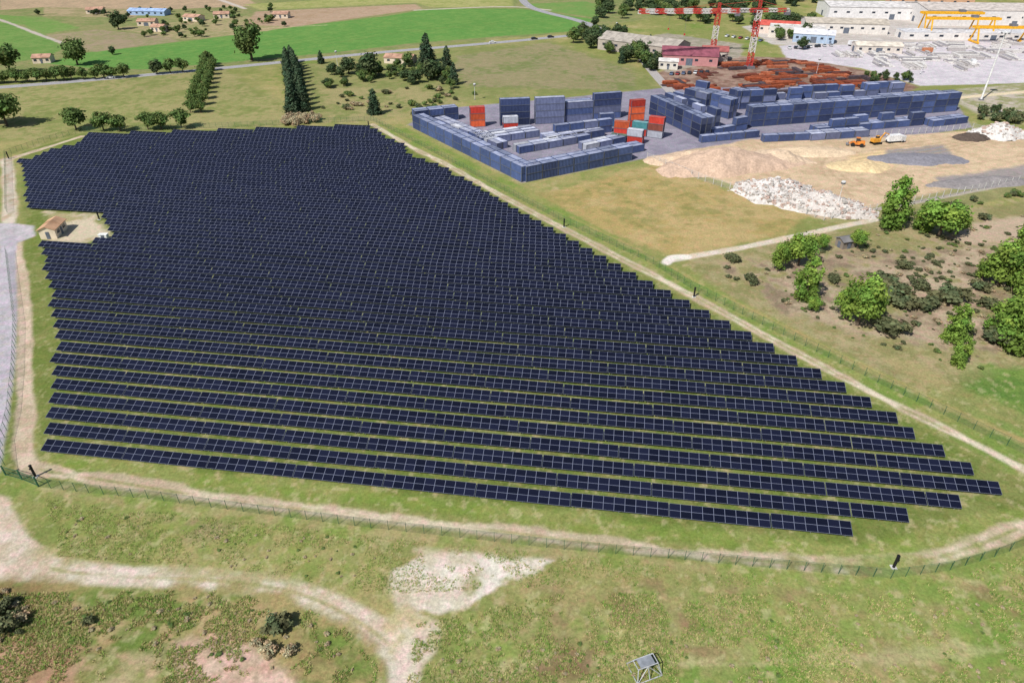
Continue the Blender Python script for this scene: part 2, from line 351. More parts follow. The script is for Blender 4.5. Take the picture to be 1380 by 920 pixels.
arr_px=[(50,608),(56,617),(1140,738),(1170,735),(1395,672),(1345,640),(1262,590),(1156,530),(1030,462),(950,420),(865,376),(760,318),(690,280),(600,226),(548,208),(545,195),(520,186),(500,168),(300,175),(115,181),(108,192),(62,203),(52,212),(25,214),(38,280),(135,287),(152,322),(53,329),(70,400),(74,470),(72,530)]
AP=[G(x,y,1.0) for x,y in arr_px]
APc=[(p[0]*u[0]+p[1]*u[1],p[0]*nn[0]+p[1]*nn[1]) for p in AP]
MW,MH=1.66,1.13; TILT=math.radians(20); SL=2*MH
x0,y0=G(62,607,.8); c0=x0*nn[0]+y0*nn[1]
PITCH=4.03*79.2/80
ENDS=[(1152,722),(1228,702),(1300,685),(1370,667),(1329,637),(1290,612),(1250,590),(1213,568),(1178,548),(1144,530)]
EA=[(lambda g:g[0]*u[0]+g[1]*u[1])(G(x,y,1.1)) for x,y in ENDS]
uvid=0
def rowmesh(k,spans,c):
    V=[];Fc=[];mi=[];UV=[]
    global uvid
    def quad(p,m,uvs=((0,0),)*4):
        b=len(V); V.extend(p); Fc.append((b,b+1,b+2,b+3)); mi.append(m); UV.extend(uvs)
    def W(a,cc,z): return (u[0]*a+nn[0]*cc,u[1]*a+nn[1]*cc,z)
    def bx(a0,a1,cA,cB,zA,zB,th,m,uvs=None):
        t=[W(a0,cA,zA),W(a1,cA,zA),W(a1,cB,zB),W(a0,cB,zB)]
        d=[(x,y,z-th) for x,y,z in t]
        quad(t,m[0],uvs or ((0,0),)*4); quad([d[3],d[2],d[1],d[0]],m[1])
        for i in range(4):
            j=(i+1)%4; quad([d[i],d[j],t[j],t[i]],m[2])
    for a0,a1 in spans:
        nmod=int((a1-a0)//MW); a=a1-nmod*MW-.05*(nmod//9); left=nmod
        while left>0:
            kx=min(9,left)
            if kx<2: break
            tl=TILT+random.uniform(-.02,.02); z0=.75+random.uniform(-.06,.06)
            dc=SL*math.cos(tl); dz=SL*math.sin(tl); e=a+kx*MW-.10
            uvid+=11
            bx(a,e,c,c+dc,z0,z0+dz,.045,(0,1,2),((uvid,0),(uvid+kx,0),(uvid+kx,2),(uvid,2)))
            for q in range(3):
                la=a+.8+q*(e-a-1.6)/2
                for f in(.22,.78):
                    cc=c+dc*f; zz=z0+dz*f-.06
                    p=[W(la-.05,cc-.05,0),W(la+.05,cc-.05,0),W(la+.05,cc+.05,0),W(la-.05,cc+.05,0)]
                    t=[(x,y,zz) for x,y,_ in p]
                    for i in range(4):
                        j=(i+1)%4; quad([p[i],p[j],t[j],t[i]],3)
            a+=kx*MW+.05; left-=kx
    if not V: return None
    me=bpy.data.meshes.new("solar_panel_row"); me.from_pydata(V,[],Fc)
    for m in (pm,m_back,m_al,m_st): me.materials.append(m)
    me.polygons.foreach_set("material_index",mi)
    ul=me.uv_layers.new(name="UVMap"); ul.data.foreach_set("uv",np.array(UV,dtype=np.float32).ravel()); me.update()
    return me
for k in range(60):
    c=c0+k*PITCH; cc=c+1.1; xs=[]
    for i in range(len(APc)):
        a1,c1_=APc[i];a2,c2_=APc[(i+1)%len(APc)]
        if (c1_>cc)!=(c2_>cc): xs.append(a1+(a2-a1)*(cc-c1_)/(c2_-c1_))
    xs.sort()
    if len(xs)>=2 and k<len(EA): xs=[xs[0]]+[EA[k]]
    spans=[(xs[i],xs[i+1]) for i in range(0,len(xs)-1,2) if xs[i+1]-xs[i]>4]
    if not spans: continue
    me=rowmesh(k,spans,c)
    if me: mkobj("solar_panel_row",me)
# ------------------------------------------------------------ fences
def meshmat(name,c,f):
    m,n,b=newmat(name); b.inputs["Base Color"].default_value=c
    out=[k for k in n.nodes if k.type=='OUTPUT_MATERIAL'][0]; tr=n.nodes.new("ShaderNodeBsdfTransparent"); ms=n.nodes.new("ShaderNodeMixShader"); ms.inputs[0].default_value=f
    n.links.new(tr.outputs[0],ms.inputs[1]); n.links.new(b.outputs[0],ms.inputs[2]); n.links.new(ms.outputs[0],out.inputs[0]); return m
fm=meshmat("green_mesh_fence",(.05,.14,.08,1),.16); fw=meshmat("grey_mesh_fence",(.5,.5,.5,1),.16)
m_gp=mat("green_post",(.04,.12,.065),.6); m_wp=mat("concrete_post",(.55,.54,.52),.8)
def fence(name,pts,h=2.0,step=2.5,mats=None,pr=.06):
    mats=mats or [m_gp,fm]; mb=MB(); W=[G(*p) for p in pts]
    for i in range(len(W)-1):
        a=Vector(W[i]);b_=Vector(W[i+1]);L=(b_-a).length;k=max(1,round(L/step))
        for j in range(k):
            p=a.lerp(b_,j/k);q=a.lerp(b_,(j+1)/k)
            z=gz(p.x,p.y)
            mb.box(p.x,p.y,h/2+z,pr,pr,h+.1,0)
            mb.poly([(p.x,p.y,.05),(q.x,q.y,.05),(q.x,q.y,h),(p.x,p.y,h)],1)
            mb.beam((p.x,p.y,h-.02),(q.x,q.y,h-.02),.025,0)
    mkobj(name,mb.mesh(name,mats))
fence("perimeter_fence",[(52,656),(120,664),(200,672),(350,692),(500,711),(620,724),(760,740),(900,752),(1060,767),(1200,779),(1280,768),(1340,750),(1380,735),(1500,690)])
fence("perimeter_fence",[(1500,668),(1380,612),(1290,568),(1200,524),(1100,474),(1000,424),(930,388),(880,356),(760,300),(680,258),(600,214),(520,172),(500,162)])
fence("perimeter_fence",[(8,640),(4,600),(14,560),(20,500),(22,440),(16,390),(10,340)])
fence("perimeter_fence",[(500,163),(300,172),(110,178),(60,192),(8,210),(10,290)])
fence("yard_fence",[(872,214),(950,245),(1030,270),(1110,297),(1180,284),(1260,268),(1380,244),(1500,222)],2.2,3,[m_wp,fw],.14)
fence("yard_fence",[(1030,190),(1130,186),(1210,182),(1310,174),(1380,190)],2.2,3,[m_wp,fw],.14)
mb=MB()
gp=[Vector(G(8,640)),Vector(G(30,646)),Vector(G(52,655))]
for i in range(2):
    a,b_=gp[i],gp[i+1]
    for z in(.15,1.0,1.9): mb.beam((a.x,a.y,z),(b_.x,b_.y,z),.07)
    for j in range(13):
        p=a.lerp(b_,j/12); mb.beam((p.x,p.y,.15),(p.x,p.y,1.9),.04)
for p in gp: mb.box(p.x,p.y,1.05,.18,.18,2.1)
mkobj("metal_gate",mb.mesh("metal_gate",[m_gp]))
# ------------------------------------------------------------ trees
m_bark=mat("bark",(.10,.075,.055),.9); m_leaf=attrmat("foliage",.75,nscale=1.2,var=.18,trans=.25)
def make_tree(name,seed,h,rad,basec,kind="round",nleaf=2600,ls=.34,trunkf=.28):
    r=np.random.default_rng(seed); tb=MB()
    th=h*trunkf if kind!="bush" else h*.12
    tr_=h*.022+.05
    tb.cyl((0,0,-.2),(0,0,th*1.3),tr_*1.3,tr_*.8,7,0)
    tb.cyl((0,0,th*1.25),(r.normal()*.1,r.normal()*.1,h*.85),tr_*.8,tr_*.2,6,0)
    cl=[]
    ncl={"round":22,"bush":12,"conifer":42,"poplar":28}[kind]
    for i in range(ncl):
        if kind=="conifer":
            t=(i+.5)/ncl; z=th*.5+(h-th*.5)*t
            rr=rad*(1-t)**.6*(.5+.55*r.random()); a=i*2.4+r.random()
            rc=max(.3,rad*(.40*(1-t)+.14))
            cl.append((math.cos(a)*rr*.75,math.sin(a)*rr*.75,z,rc,rc*.9))
        elif kind=="poplar":
            t=(i+.5)/ncl; z=th*.6+(h-th*.6)*t*.93; rr=rad*math.sin(math.pi*(.18+.8*t))**.7*(.3+.55*r.random()); a=i*2.4+r.random()
            rc=rad*(.28+.2*r.random())*(1.1-.5*t); cl.append((math.cos(a)*rr,math.sin(a)*rr,z,rc,rc*1.1))
        else:
            d=r.normal(size=3); d/=np.linalg.norm(d); q=r.random()**.45
            ch=(h-th)*.5; cz=th+ch*(.95)
            rc=rad*(.30+.2*r.random())
            cl.append((d[0]*q*(rad-rc*.6),d[1]*q*(rad-rc*.6),cz+d[2]*q*(ch-rc*.6),rc,rc*.85))
    for c_ in cl[::3]:
        if kind!="bush": tb.cyl((0,0,min(c_[2]*.7,th*1.2)),(c_[0]*.8,c_[1]*.8,c_[2]),tr_*.4,tr_*.12,4,0,False)
    cl=np.array(cl); wts=cl[:,3]**2; wts/=wts.sum()
    ci=r.choice(ncl,nleaf,p=wts); d=r.normal(size=(nleaf,3)); d/=np.linalg.norm(d,axis=1)[:,None]
    q=(r.random(nleaf)**.4)[:,None]*(1+.22*r.normal(size=(nleaf,1)))
    cen=cl[ci,:3]+d*q*np.stack([cl[ci,3],cl[ci,3],cl[ci,4]],1); cen[:,2]=np.maximum(cen[:,2],.12)
    nrm=d*.9+r.normal(size=(nleaf,3))*.5+np.array([0,0,.4]); nrm/=np.linalg.norm(nrm,axis=1)[:,None]
    t1=np.cross(nrm,r.normal(size=(nleaf,3))); t1/=np.linalg.norm(t1,axis=1)[:,None]; t2=np.cross(nrm,t1)
    s=(ls*(.6+.8*r.random(nleaf)))[:,None]
    V=np.concatenate([cen+t1*s,cen+t2*s*.7,cen-t1*s,cen-t2*s*.7],1).reshape(-1,3)
    Q=np.arange(nleaf*4).reshape(-1,4)
    cb=.7+.6*r.random(ncl); hue=r.random(ncl)-.5
    c_=np.array(basec)[None,:]*(cb[ci]*(.8+.4*r.random(nleaf)))[:,None]
    c_[:,0]*=1+.35*hue[ci]
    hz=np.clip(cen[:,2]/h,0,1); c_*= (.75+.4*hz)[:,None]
    tv=np.array(tb.v);tf=tb.f
    me=bpy.data.meshes.new(name)
    allv=np.concatenate([tv,V]); faces=[tuple(f) for f in tf]+[tuple(int(k)+len(tv) for k in qq) for qq in Q]
    me.from_pydata(allv.tolist(),[],faces); me.materials.append(m_bark); me.materials.append(m_leaf)
    me.polygons.foreach_set("material_index",[0]*len(tf)+[1]*len(Q))
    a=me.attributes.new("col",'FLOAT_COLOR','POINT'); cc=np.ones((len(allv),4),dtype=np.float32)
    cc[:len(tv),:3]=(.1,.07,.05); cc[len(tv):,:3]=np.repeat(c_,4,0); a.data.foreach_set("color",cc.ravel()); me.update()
    return me
BR=(.19,.30,.055); MID=(.125,.18,.055); DK=(.075,.112,.048); CO=(.068,.108,.06)
T={}
T['br']=[make_tree("deciduous_tree",i,7,3.0,BR,"round",3200,.22,.14) for i in(1,2,3)]+[make_tree("deciduous_tree",i,8,2.5,BR,"poplar",3200,.22,.12) for i in(14,15,16)]
T['mid']=[make_tree("deciduous_tree",i+20,7,3.0,MID,"round",2000,.32,.2) for i in(1,2,3)]
T['dk']=[make_tree("broadleaf_tree",i+40,7,3.0,DK,"round",2000,.34,.15) for i in(1,2,3)]
T['con']=[make_tree("conifer_tree",i+60,10,2.7,CO,"conifer",2400,.32,.08) for i in(1,2,3)]
T['umb']=[make_tree("round_pine_tree",i+80,6,2.9,(.13,.19,.055),"round",2000,.3,.22) for i in(1,2)]
T['bush']=[make_tree("bush",i+100,2.0,1.5,(.125,.145,.07),"bush",800,.2) for i in(1,2,3)]
T['bbush']=[make_tree("bush",i+120,2.0,1.4,(.16,.22,.065),"bush",800,.2) for i in(1,2)]
T['tan']=[make_tree("dry_bush",i+140,2.0,1.6,(.42,.35,.22),"bush",700,.18) for i in(1,2)]
REFH={'br':7,'mid':7,'dk':7,'con':10,'umb':6,'bush':2,'bbush':2,'tan':2}
NAME={'br':'deciduous_tree','mid':'deciduous_tree','dk':'broadleaf_tree','con':'conifer_tree','umb':'round_pine_tree','bush':'bush','bbush':'bush','tan':'dry_bush'}
def tree(px,yb,k,yt=None,h=None,wf=1.0,nm=None,me=None):
    x,y=G(px,yb)
    if h is None: h=HT(px,yb,yt)
    s=h/REFH[k]; me=me or random.choice(T[k])
    s1=s*wf*random.uniform(.92,1.08)
    mkobj(nm or NAME[k],me,(x,y,gz(x,y)),random.uniform(0,6.28),(s1,s1*random.uniform(.9,1.1),s))
def cluster(name,pts,k,nt_,h0,h1,wf=1.0):
    W=[G(*p) for p in pts]; a=np.array(W); got=0
    e=bpy.data.objects.new(name,None); scene.collection.objects.link(e)
    while got<nt_:
        x=random.uniform(a[:,0].min(),a[:,0].max()); y=random.uniform(a[:,1].min(),a[:,1].max())
        if not pip(np.array([x]),np.array([y]),W)[0]: continue
        kk=random.choice(k); h=random.uniform(h0,h1); s=h/REFH[kk]
        mkobj("crown",random.choice(T[kk]),(x,y,gz(x,y)),random.uniform(0,6.28),(s*wf,s*wf,s),e); got+=1
for a in [(1200,308,245,.95),(1265,318,262,1.3),(1240,310,278,1.1),(1290,315,282,1.0),(1155,438,368,.95),(1136,428,388,.9),(1172,430,392,.9),(1290,492,458,.9),(1283,460,415,1.0),(1345,385,322,1.0),(1372,470,400,.95),(1345,450,405,1.0),(1377,340,295,1.0),(1380,405,350,1),(1075,358,310,1.0),(1048,365,325,.7),(1085,402,352,.85),(1155,335,307,.9),(1107,338,313,.9),(1095,420,397,.9),(1322,378,348,.9),(1366,388,338,.9),(1390,470,395,1),(1400,360,300,1),(1360,462,420,1.1),(1062,352,322,.9),(1392,430,370,1.1)]:
    tree(a[0],a[1],'br',a[2],wf=a[3])
for a in [(1200,450,432),(1245,413,397),(1280,407,388),(1190,405,385),(1235,388,375),(1205,400,380),(1190,382,368),(1215,415,400),(1330,415,402),(1300,455,442),(1355,465,445),(1320,390,378),(985,352,342),(1015,380,370),(1125,380,370),(1215,360,350),(1325,295,287)]:
    tree(a[0],a[1],'bush',a[2],wf=1.5)
# left background
for x in range(-30,178,13): tree(x+random.uniform(-3,3),113-x*.05,random.choice(['mid','umb']),h=random.uniform(5.5,8),wf=1.15)
for a in [(15,100,55,'mid'),(-5,100,62,'mid'),(105,88,50,'mid'),(340,82,28,'mid'),(160,40,12,'dk'),(212,100,78,'dk'),(230,99,78,'mid'),(247,98,76,'mid'),(10,170,122,'umb'),(-6,168,128,'umb'),(103,175,142,'umb'),(140,176,149,'umb'),(163,177,153,'umb'),(200,175,150,'umb'),(218,175,149,'umb'),(245,173,145,'umb'),(152,74,62,'dk'),(280,88,68,'mid')]:
    tree(a[0],a[1],a[3],a[2],wf=1.05)
for i in range(10):
    t=(i/9)**.8
    tree(257+t*21,152-t*62,'umb',h=5.6,wf=1.05); tree(271+t*17,152-t*62,'umb',h=5.6,wf=1.05)
for i in range(15):
    t=i/14
    yb=152-64*(1-(1-t)**1.5)
    tree(395-t*8,yb,'con',h=random.uniform(8,11),wf=1.15); tree(410-t*17,yb-3,'con',h=random.uniform(8,11),wf=1.15)
cluster("tree_thicket",[(425,112),(450,95),(560,88),(625,108),(610,120),(520,112),(440,120)],['dk','mid','mid','dk','umb'],46,3,6,1.1)
cluster("shrub_thicket",[(430,150),(460,120),(620,120),(610,132),(520,150)],['bush','bbush','tan'],34,1.0,2.6,1.2)
for a in [(575,84,45,'con'),(603,98,62,'con'),(505,154,120,'con'),(433,86,68,'con'),(612,114,85,'con'),(580,108,78,'dk'),(500,105,68,'dk'),(550,90,70,'mid'),(470,100,75,'dk'),(560,112,92,'dk'),(590,104,82,'dk')]:
    tree(a[0],a[1],a[3],a[2],wf=1.15)
cluster("reed_clump",[(380,172),(388,160),(430,160),(434,170)],['tan'],34,2.2,3.4,.9)
cluster("tree_belt",[(768,58),(800,36),(835,48),(885,72),(884,98),(850,92),(790,66)],['dk','dk','con','mid'],44,6,9.5,1.05)
cluster("tree_belt",[(800,30),(870,22),(960,34),(1000,40),(1060,62),(1040,72),(1050,76),(1095,66),(1100,34),(1000,12),(880,8),(800,8)],['dk','mid','dk'],86,6,10,1.1)
cluster("tree_belt",[(1000,14),(1110,8),(1110,-2),(1000,0)],['dk','con'],24,7,10,1.1)
cluster("tree_belt",[(850,-2),(1450,-2),(1450,-10),(850,-10)],['dk','mid'],60,9,14,1.3)
cluster("farm_trees",[(170,48),(230,32),(330,22),(400,34),(340,44),(240,54)],['dk','mid','bbush','umb'],44,2,5,1.1)
cluster("farm_trees",[(40,20),(170,14),(340,10),(430,14),(320,24),(180,30)],['dk','mid'],26,3,5,1.1)
cluster("shrub_thicket",[(1165,104),(1230,106),(1225,114),(1170,112)],['dk','mid'],14,3,5,1)
cluster("shrub_thicket",[(1290,160),(1335,148),(1380,158),(1380,168),(1320,166)],['bush','bbush','dk'],22,2,4.5,1)
cluster("shrub_thicket",[(1180,300),(1380,256),(1380,264),(1200,304)],['bush','bbush'],22,1,2,1)
cluster("shrub_thicket",[(540,150),(590,135),(640,128),(610,140),(560,158)],['bush','bbush'],16,1.5,3,1)
cluster("scrub_bushes",[(960,362),(1180,315),(1380,290),(1400,500),(1330,500),(1150,460),(1050,415)],['bush','bush','bbush','tan'],220,.25,.9,1.5)
cluster("scrub_bushes",[(1150,335),(1330,320),(1360,440),(1200,440)],['bush','tan'],60,.5,1.2,1.4)
cluster("low_shrubs",[(-20,790),(50,800),(60,850),(0,870),(-30,870)],['bush','tan','tan','bush'],16,.4,1.0,1.2)
cluster("low_shrubs",[(60,800),(300,800),(450,850),(480,910),(120,880)],['tan','tan','bbush'],60,.12,.4,1.6)
cluster("low_shrubs",[(560,880),(1380,790),(1380,920),(600,930)],['bbush','tan','tan'],80,.08,.26,2.0)
cluster("low_shrubs",[(60,680),(500,730),(520,790),(300,765),(100,745)],['tan','bbush'],50,.08,.26,2.0)
for a in [(374,848,'bush',2.2),(388,842,'bush',1.6),(362,878,'tan',1.5),(390,880,'tan',1.2),(345,868,'tan',1),(12,850,'bush',2.2),(30,838,'tan',1.6),(5,820,'bush',2.0),(120,840,'bush',1.0)]:
    tree(a[0],a[1],a[2],h=a[3],wf=1.1)
# ------------------------------------------------------------ grass tufts
def tufts(name,pts,N,h0,h1,cols):
    W=[G(*p) for p in pts]; a=np.array(W)
    x=rng.uniform(a[:,0].min(),a[:,0].max(),N*2);y=rng.uniform(a[:,1].min(),a[:,1].max(),N*2)
    k=pip(x,y,W)&(fbm(x,y,5,77)*.6+fbm(x,y,1.5,78)*.4>.47); x=x[k][:N];y=y[k][:N]; m=len(x); nb=5
    x=np.repeat(x,nb);y=np.repeat(y,nb);M_=len(x)
    th=rng.uniform(0,6.28,M_); h=rng.uniform(h0,h1,M_); wd=h*.35; le=h*rng.uniform(.4,1.3,M_)
    ox=x+rng.normal(0,.08,M_);oy=y+rng.normal(0,.08,M_); zz=relief(ox,oy)
    dx,dy=np.cos(th),np.sin(th)
    V=np.stack([np.stack([ox-dy*wd/2,oy+dx*wd/2,zz-.02],1),np.stack([ox+dy*wd/2,oy-dx*wd/2,zz-.02],1),np.stack([ox+dx*le,oy+dy*le,zz+h],1)],1).reshape(-1,3)
    cc=np.array([C(*c,1.2) for c in cols])[rng.integers(0,len(cols),m)]; cc=np.repeat(cc,nb,0)*rng.uniform(.7,1.25,(M_,1)); cc=np.repeat(cc,3,0)
    mkobj(name,npmesh(name,V,np.arange(M_*3).reshape(-1,3),[m_leaf],cc))
GC=[(118,152,68),(138,156,80),(160,156,100),(102,136,60),(184,172,124),(170,158,112)]
tufts("grass_tufts",[(560,840),(760,800),(1200,800),(1380,750),(1500,760),(1500,990),(540,990)],30000,.10,.28,GC)
tufts("grass_tufts",[(60,672),(500,722),(1180,790),(760,790),(520,800),(330,770),(80,750)],16000,.08,.24,GC)
tufts("grass_tufts",[(0,800),(300,795),(450,830),(510,900),(500,990),(-40,990)],15000,.12,.32,GC+[(150,136,90)])
# ------------------------------------------------------------ containers
m_door=mat("container_frame",(.10,.11,.14),.6)
def cont_mesh(L,cname,colr,roofc):
    W=2.44;Hh=2.6
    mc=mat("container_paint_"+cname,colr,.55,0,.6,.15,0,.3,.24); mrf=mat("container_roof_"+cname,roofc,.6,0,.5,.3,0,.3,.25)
    mb=MB()
    for sgn in(-1,1):
        k=int(L/.6); xs=[-L/2+.15+i*(L-.3)/k for i in range(k+1)]
        for i in range(k):
            a,b_=xs[i],xs[i+1]; q=(b_-a)/4; yo=sgn*W/2; yi=sgn*(W/2-.09)
            P_=[(a,yo),(a+q,yo),(a+1.5*q,yi),(a+3.5*q,yi),(b_,yo)]
            for j in range(4):
                p,r=P_[j],P_[j+1]; z0,z1=.18,Hh-.12
                f=[(p[0],p[1],z0),(r[0],r[1],z0),(r[0],r[1],z1),(p[0],p[1],z1)]
                mb.poly(f if sgn<0 else f[::-1],0)
        mb.box(0,sgn*(W/2-.06),.09,L,.14,.18,1); mb.box(0,sgn*(W/2-.06),Hh-.06,L,.14,.12,0)
    for sx in(-1,1):
        for sy in(-1,1): mb.box(sx*(L/2-.08),sy*(W/2-.08),Hh/2,.17,.17,Hh+.01,1)
    mb.box(L/2-.08,0,Hh/2,.08,W-.34,Hh-.1,0); mb.box(-L/2+.1,0,Hh/2,.06,W-.34,Hh-.1,0)
    for yb in(-.75,-.3,.3,.75): mb.cyl((L/2-.02,yb,.2),(L/2-.02,yb,Hh-.2),.03,.03,5,1)
    mb.box(L/2-.035,0,Hh/2,.012,.03,Hh-.3,1)
    k=int(L/1.2)
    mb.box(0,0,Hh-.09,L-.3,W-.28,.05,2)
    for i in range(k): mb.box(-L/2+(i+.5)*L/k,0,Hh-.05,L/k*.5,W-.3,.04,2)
    mb.box(0,0,.15,L-.2,W-.2,.06,1)
    return mb.mesh("shipping_container",[mc,m_door,mrf])
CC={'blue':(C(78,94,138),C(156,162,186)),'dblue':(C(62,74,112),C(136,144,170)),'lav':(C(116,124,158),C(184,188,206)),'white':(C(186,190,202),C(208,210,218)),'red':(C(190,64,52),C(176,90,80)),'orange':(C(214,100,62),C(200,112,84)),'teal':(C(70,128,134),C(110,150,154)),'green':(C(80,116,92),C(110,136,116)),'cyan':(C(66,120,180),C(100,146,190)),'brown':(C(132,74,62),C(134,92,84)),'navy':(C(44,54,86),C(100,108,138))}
CM={}
def container(x,y,z,ang,c,L=6.06):
    key=(c,L)
    if key not in CM: CM[key]=cont_mesh(L,c,*CC[c])
    mkobj("shipping_container",CM[key],(x,y,z),ang+(math.pi if random.random()<.5 else 0))
def crow(p0,p1,lv,cols,L=6.06,rows=1,side=1,jit=0.04,vary=False,gap=.16):
    a=Vector(G(*p0));b_=Vector(G(*p1));d=(b_-a);n_=max(1,int(d.length/(L+.12))); d.normalize(); nr=Vector((-d.y,d.x))*side
    ang=math.atan2(d.y,d.x)
    for r in range(rows):
        for i in range(n_):
            l=lv if not vary else max(1,lv-random.choice((0,0,1,1,2)))
            for q in range(l):
                p=a+d*((i+.5)*(L+.16))+nr*(r*(2.44+gap)+1.25)
                c=random.choice(cols)
                container(p.x+random.uniform(-jit,jit),p.y+random.uniform(-jit,jit),q*2.62+.006,ang,c,L)
B=['blue','blue','blue','dblue']; LV=['lav','blue','lav','white']
crow((703,246),(551,170),2,B,6.06,2,-1)
crow((709,246),(868,213),2,B,6.06,2,1)
crow((670,203),(585,167),1,LV,6.06,2,-1)
crow((648,196),(745,182),1,LV,6.06,3,1,.1,False,.6)
crow((700,208),(800,190),1,LV,6.06,2,1)
crow((740,196),(826,182),1,LV,6.06,3,1)
crow((748,188),(826,178),2,['lav','blue'],6.06,1,1)
crow((812,215),(868,204),1,B,6.06,2,1)
crow((790,205),(850,192),1,LV,6.06,2,1)
crow((560,168),(632,160),2,['blue','dblue'],6.06,2,1)
crow((634,172),(672,170),3,['orange','white','red','orange'],6.06,1,1)
crow((674,170),(722,168),4,['navy','dblue','navy'],12.19,1,1)
crow((678,176),(700,175),2,['red','white'],6.06,1,1)
crow((721,168),(760,166),4,['lav','lav','blue'],12.19,1,1)
crow((761,165),(850,158),4,['navy','dblue','blue','lav'],12.19,2,1,.04,True)
crow((808,172),(836,170),2,['cyan','blue'],6.06,1,1)
crow((848,172),(874,170),4,['red','red','orange'],6.06,1,1)
crow((822,190),(886,198),2,['red','brown','white','orange','teal','red','green'],6.06,1,1,.1,True)
crow((850,182),(896,188),3,['red','orange','brown','white','teal','red'],6.06,1,1,.1,True)
crow((826,182),(850,184),2,['red','brown','orange'],6.06,1,1)
crow((874,154),(945,189),3,['dblue','navy','dblue'],6.06,2,1)
crow((893,150),(960,178),3,['blue','lav','dblue'],6.06,2,1,.04,True)
crow((905,140),(985,162),3,['blue','dblue','lav'],6.06,2,1,.04,True)
crow((930,134),(1005,150),3,['blue','dblue'],6.06,2,1,.04,True)
crow((945,193),(1028,185),1,B,6.06,1,1)
crow((958,184),(1012,174),2,['lav','blue'],6.06,1,1,.04,True)
crow((1028,192),(1095,189),1,['dblue','blue'],6.06,1,1)
crow((1092,190),(1180,184),1,['blue','lav'],6.06,2,1)
crow((1010,172),(1288,150),3,['dblue','blue','blue','dblue'],6.06,2,1)
crow((1012,158),(1270,141),2,['blue','lav','dblue'],6.06,2,1,.04,True)
crow((990,148),(1250,134),3,['blue','dblue','lav'],6.06,2,1,.04,True)
crow((1100,182),(1254,168),2,['blue','dblue','blue'],6.06,2,1,.04,True)
crow((1256,172),(1304,166),1,['blue','dblue'],6.06,2,1)
# ------------------------------------------------------------ buildings
def building(name,px,py,w_,d,h,rh,ang,wallc,roofc,wins=4,flat=False,door=True):
    x,y=G(px,py); e=bpy.data.objects.new(name,None); scene.collection.objects.link(e); e.location=(x,y,0); e.rotation_euler=(0,0,ang)
    mw=mat("wall_%d_%d_%d"%tuple(int(c*999) for c in wallc),wallc,.85,0,.7,.12); mrf=mat("roof_%d_%d_%d"%tuple(int(c*999) for c in roofc),roofc,.75,0,.35,.3)
    mg=mat("window_glass",(.03,.04,.06),.15,0,1,.1,0,.6); md=mat("door_paint",(.12,.14,.18),.6)
    mb=MB(); mb.box(0,0,h/2,w_,d,h,0)
    if not flat:
        for s in(-1,1):
            pp=[(s*w_/2,-d/2,h),(s*w_/2,d/2,h),(s*w_/2,0,h+rh)]; mb.poly(pp if s>0 else pp[::-1],0)
    mkobj("walls",mb.mesh("walls",[mw]),parent=e)
    rb=MB(); o=.35
    if flat:
        rb.box(0,0,h+.08,w_-.5,d-.5,.12,0)
        for s in(-1,1): rb.box(0,s*(d/2-.12),h+.25,w_+.1,.3,.5,0); rb.box(s*(w_/2-.12),0,h+.25,.3,d-.4,.5,0)
        for i in range(int(w_/9)): rb.box(-w_/2+5+i*9,random.uniform(-d/4,d/4),h+.5,2,1.6,.8,0)
    else:
        t=.15
        for s in(-1,1):
            a=[(-w_/2-o,s*(d/2+o),h-rh*o/(d/2)+.02),(w_/2+o,s*(d/2+o),h-rh*o/(d/2)+.02),(w_/2+o,0,h+rh+.02),(-w_/2-o,0,h+rh+.02)]
            b2=[(p[0],p[1],p[2]+t) for p in a]
            if s>0: a=a[::-1];b2=b2[::-1]
            rb.poly(b2,0); rb.poly(a[::-1],0)
            for i in range(4):
                j=(i+1)%4
                rb.poly([a[i],a[j],b2[j],b2[i]],0)
        ns=int(w_/6)
        for i in range(ns):
            xx=-w_/2+(i+.5)*w_/ns
            for s in(-1,1): rb.beam((xx,s*d*.46,h+rh*.08+t+.05),(xx,s*.3,h+rh*.97+t+.05),.12,0)
    mkobj("roof",rb.mesh("roof",[mrf]),parent=e)
    wb=MB()
    for s in(-1,1):
        for i in range(wins):
            xx=-w_/2+(i+.5)*w_/wins; ww=min(1.4+w_*.01,w_/wins*.6)
            wb.box(xx,s*(d/2+.02),h*.58,ww,.08,min(1.2,h*.35),0)
    mkobj("windows",wb.mesh("windows",[mg]),parent=e)
    if door:
        db=MB(); dw=min(3.5,w_*.25); dh=min(h*.75,3.6) if w_>12 else min(2.1,h*.8)
        if w_<12: dw=.95
        db.box(0,-(d/2+.05),dh/2,dw,.09,dh,0); db.box(-w_/2-.04,0,dh/2,.09,dw,dh,0)
        mkobj("door",db.mesh("door",[md]),parent=e)
    return e
WH=C(222,216,206)
building("utility_hut",74,315,7.0,4.2,2.7,.9,math.radians(97),C(236,220,196),C(206,164,130),2)
mb=MB(); x,y=G(141,322); mb.box(x,y,.7,2.2,1.2,1.4,0); mb.box(x,y,1.46,2.4,1.4,.1,0); mb.box(x,y-.62,.7,.9,.05,1.1,1); mkobj("electrical_cabinet",mb.mesh("electrical_cabinet",[mat("white_paint",(.75,.75,.73)),m_door]))
building("warehouse",866,70,50,20,6,3.0,math.radians(-38),C(180,170,160),C(176,168,158),6)
building("warehouse",928,84,30,18,5,3,math.radians(-12),C(196,140,140),C(146,84,98),4)
building("warehouse",962,80,14,10,5,2,math.radians(-12),C(210,200,190),C(170,100,96),3)
building("warehouse",900,92,10,7,4,1,math.radians(-12),WH,C(214,210,206),3)
building("factory_building",1190,22,90,34,8,2,math.radians(-6),C(228,226,226),C(216,212,210),10)
building("factory_building",1135,42,52,20,6,2,math.radians(-10),C(224,218,212),C(196,186,172),8)
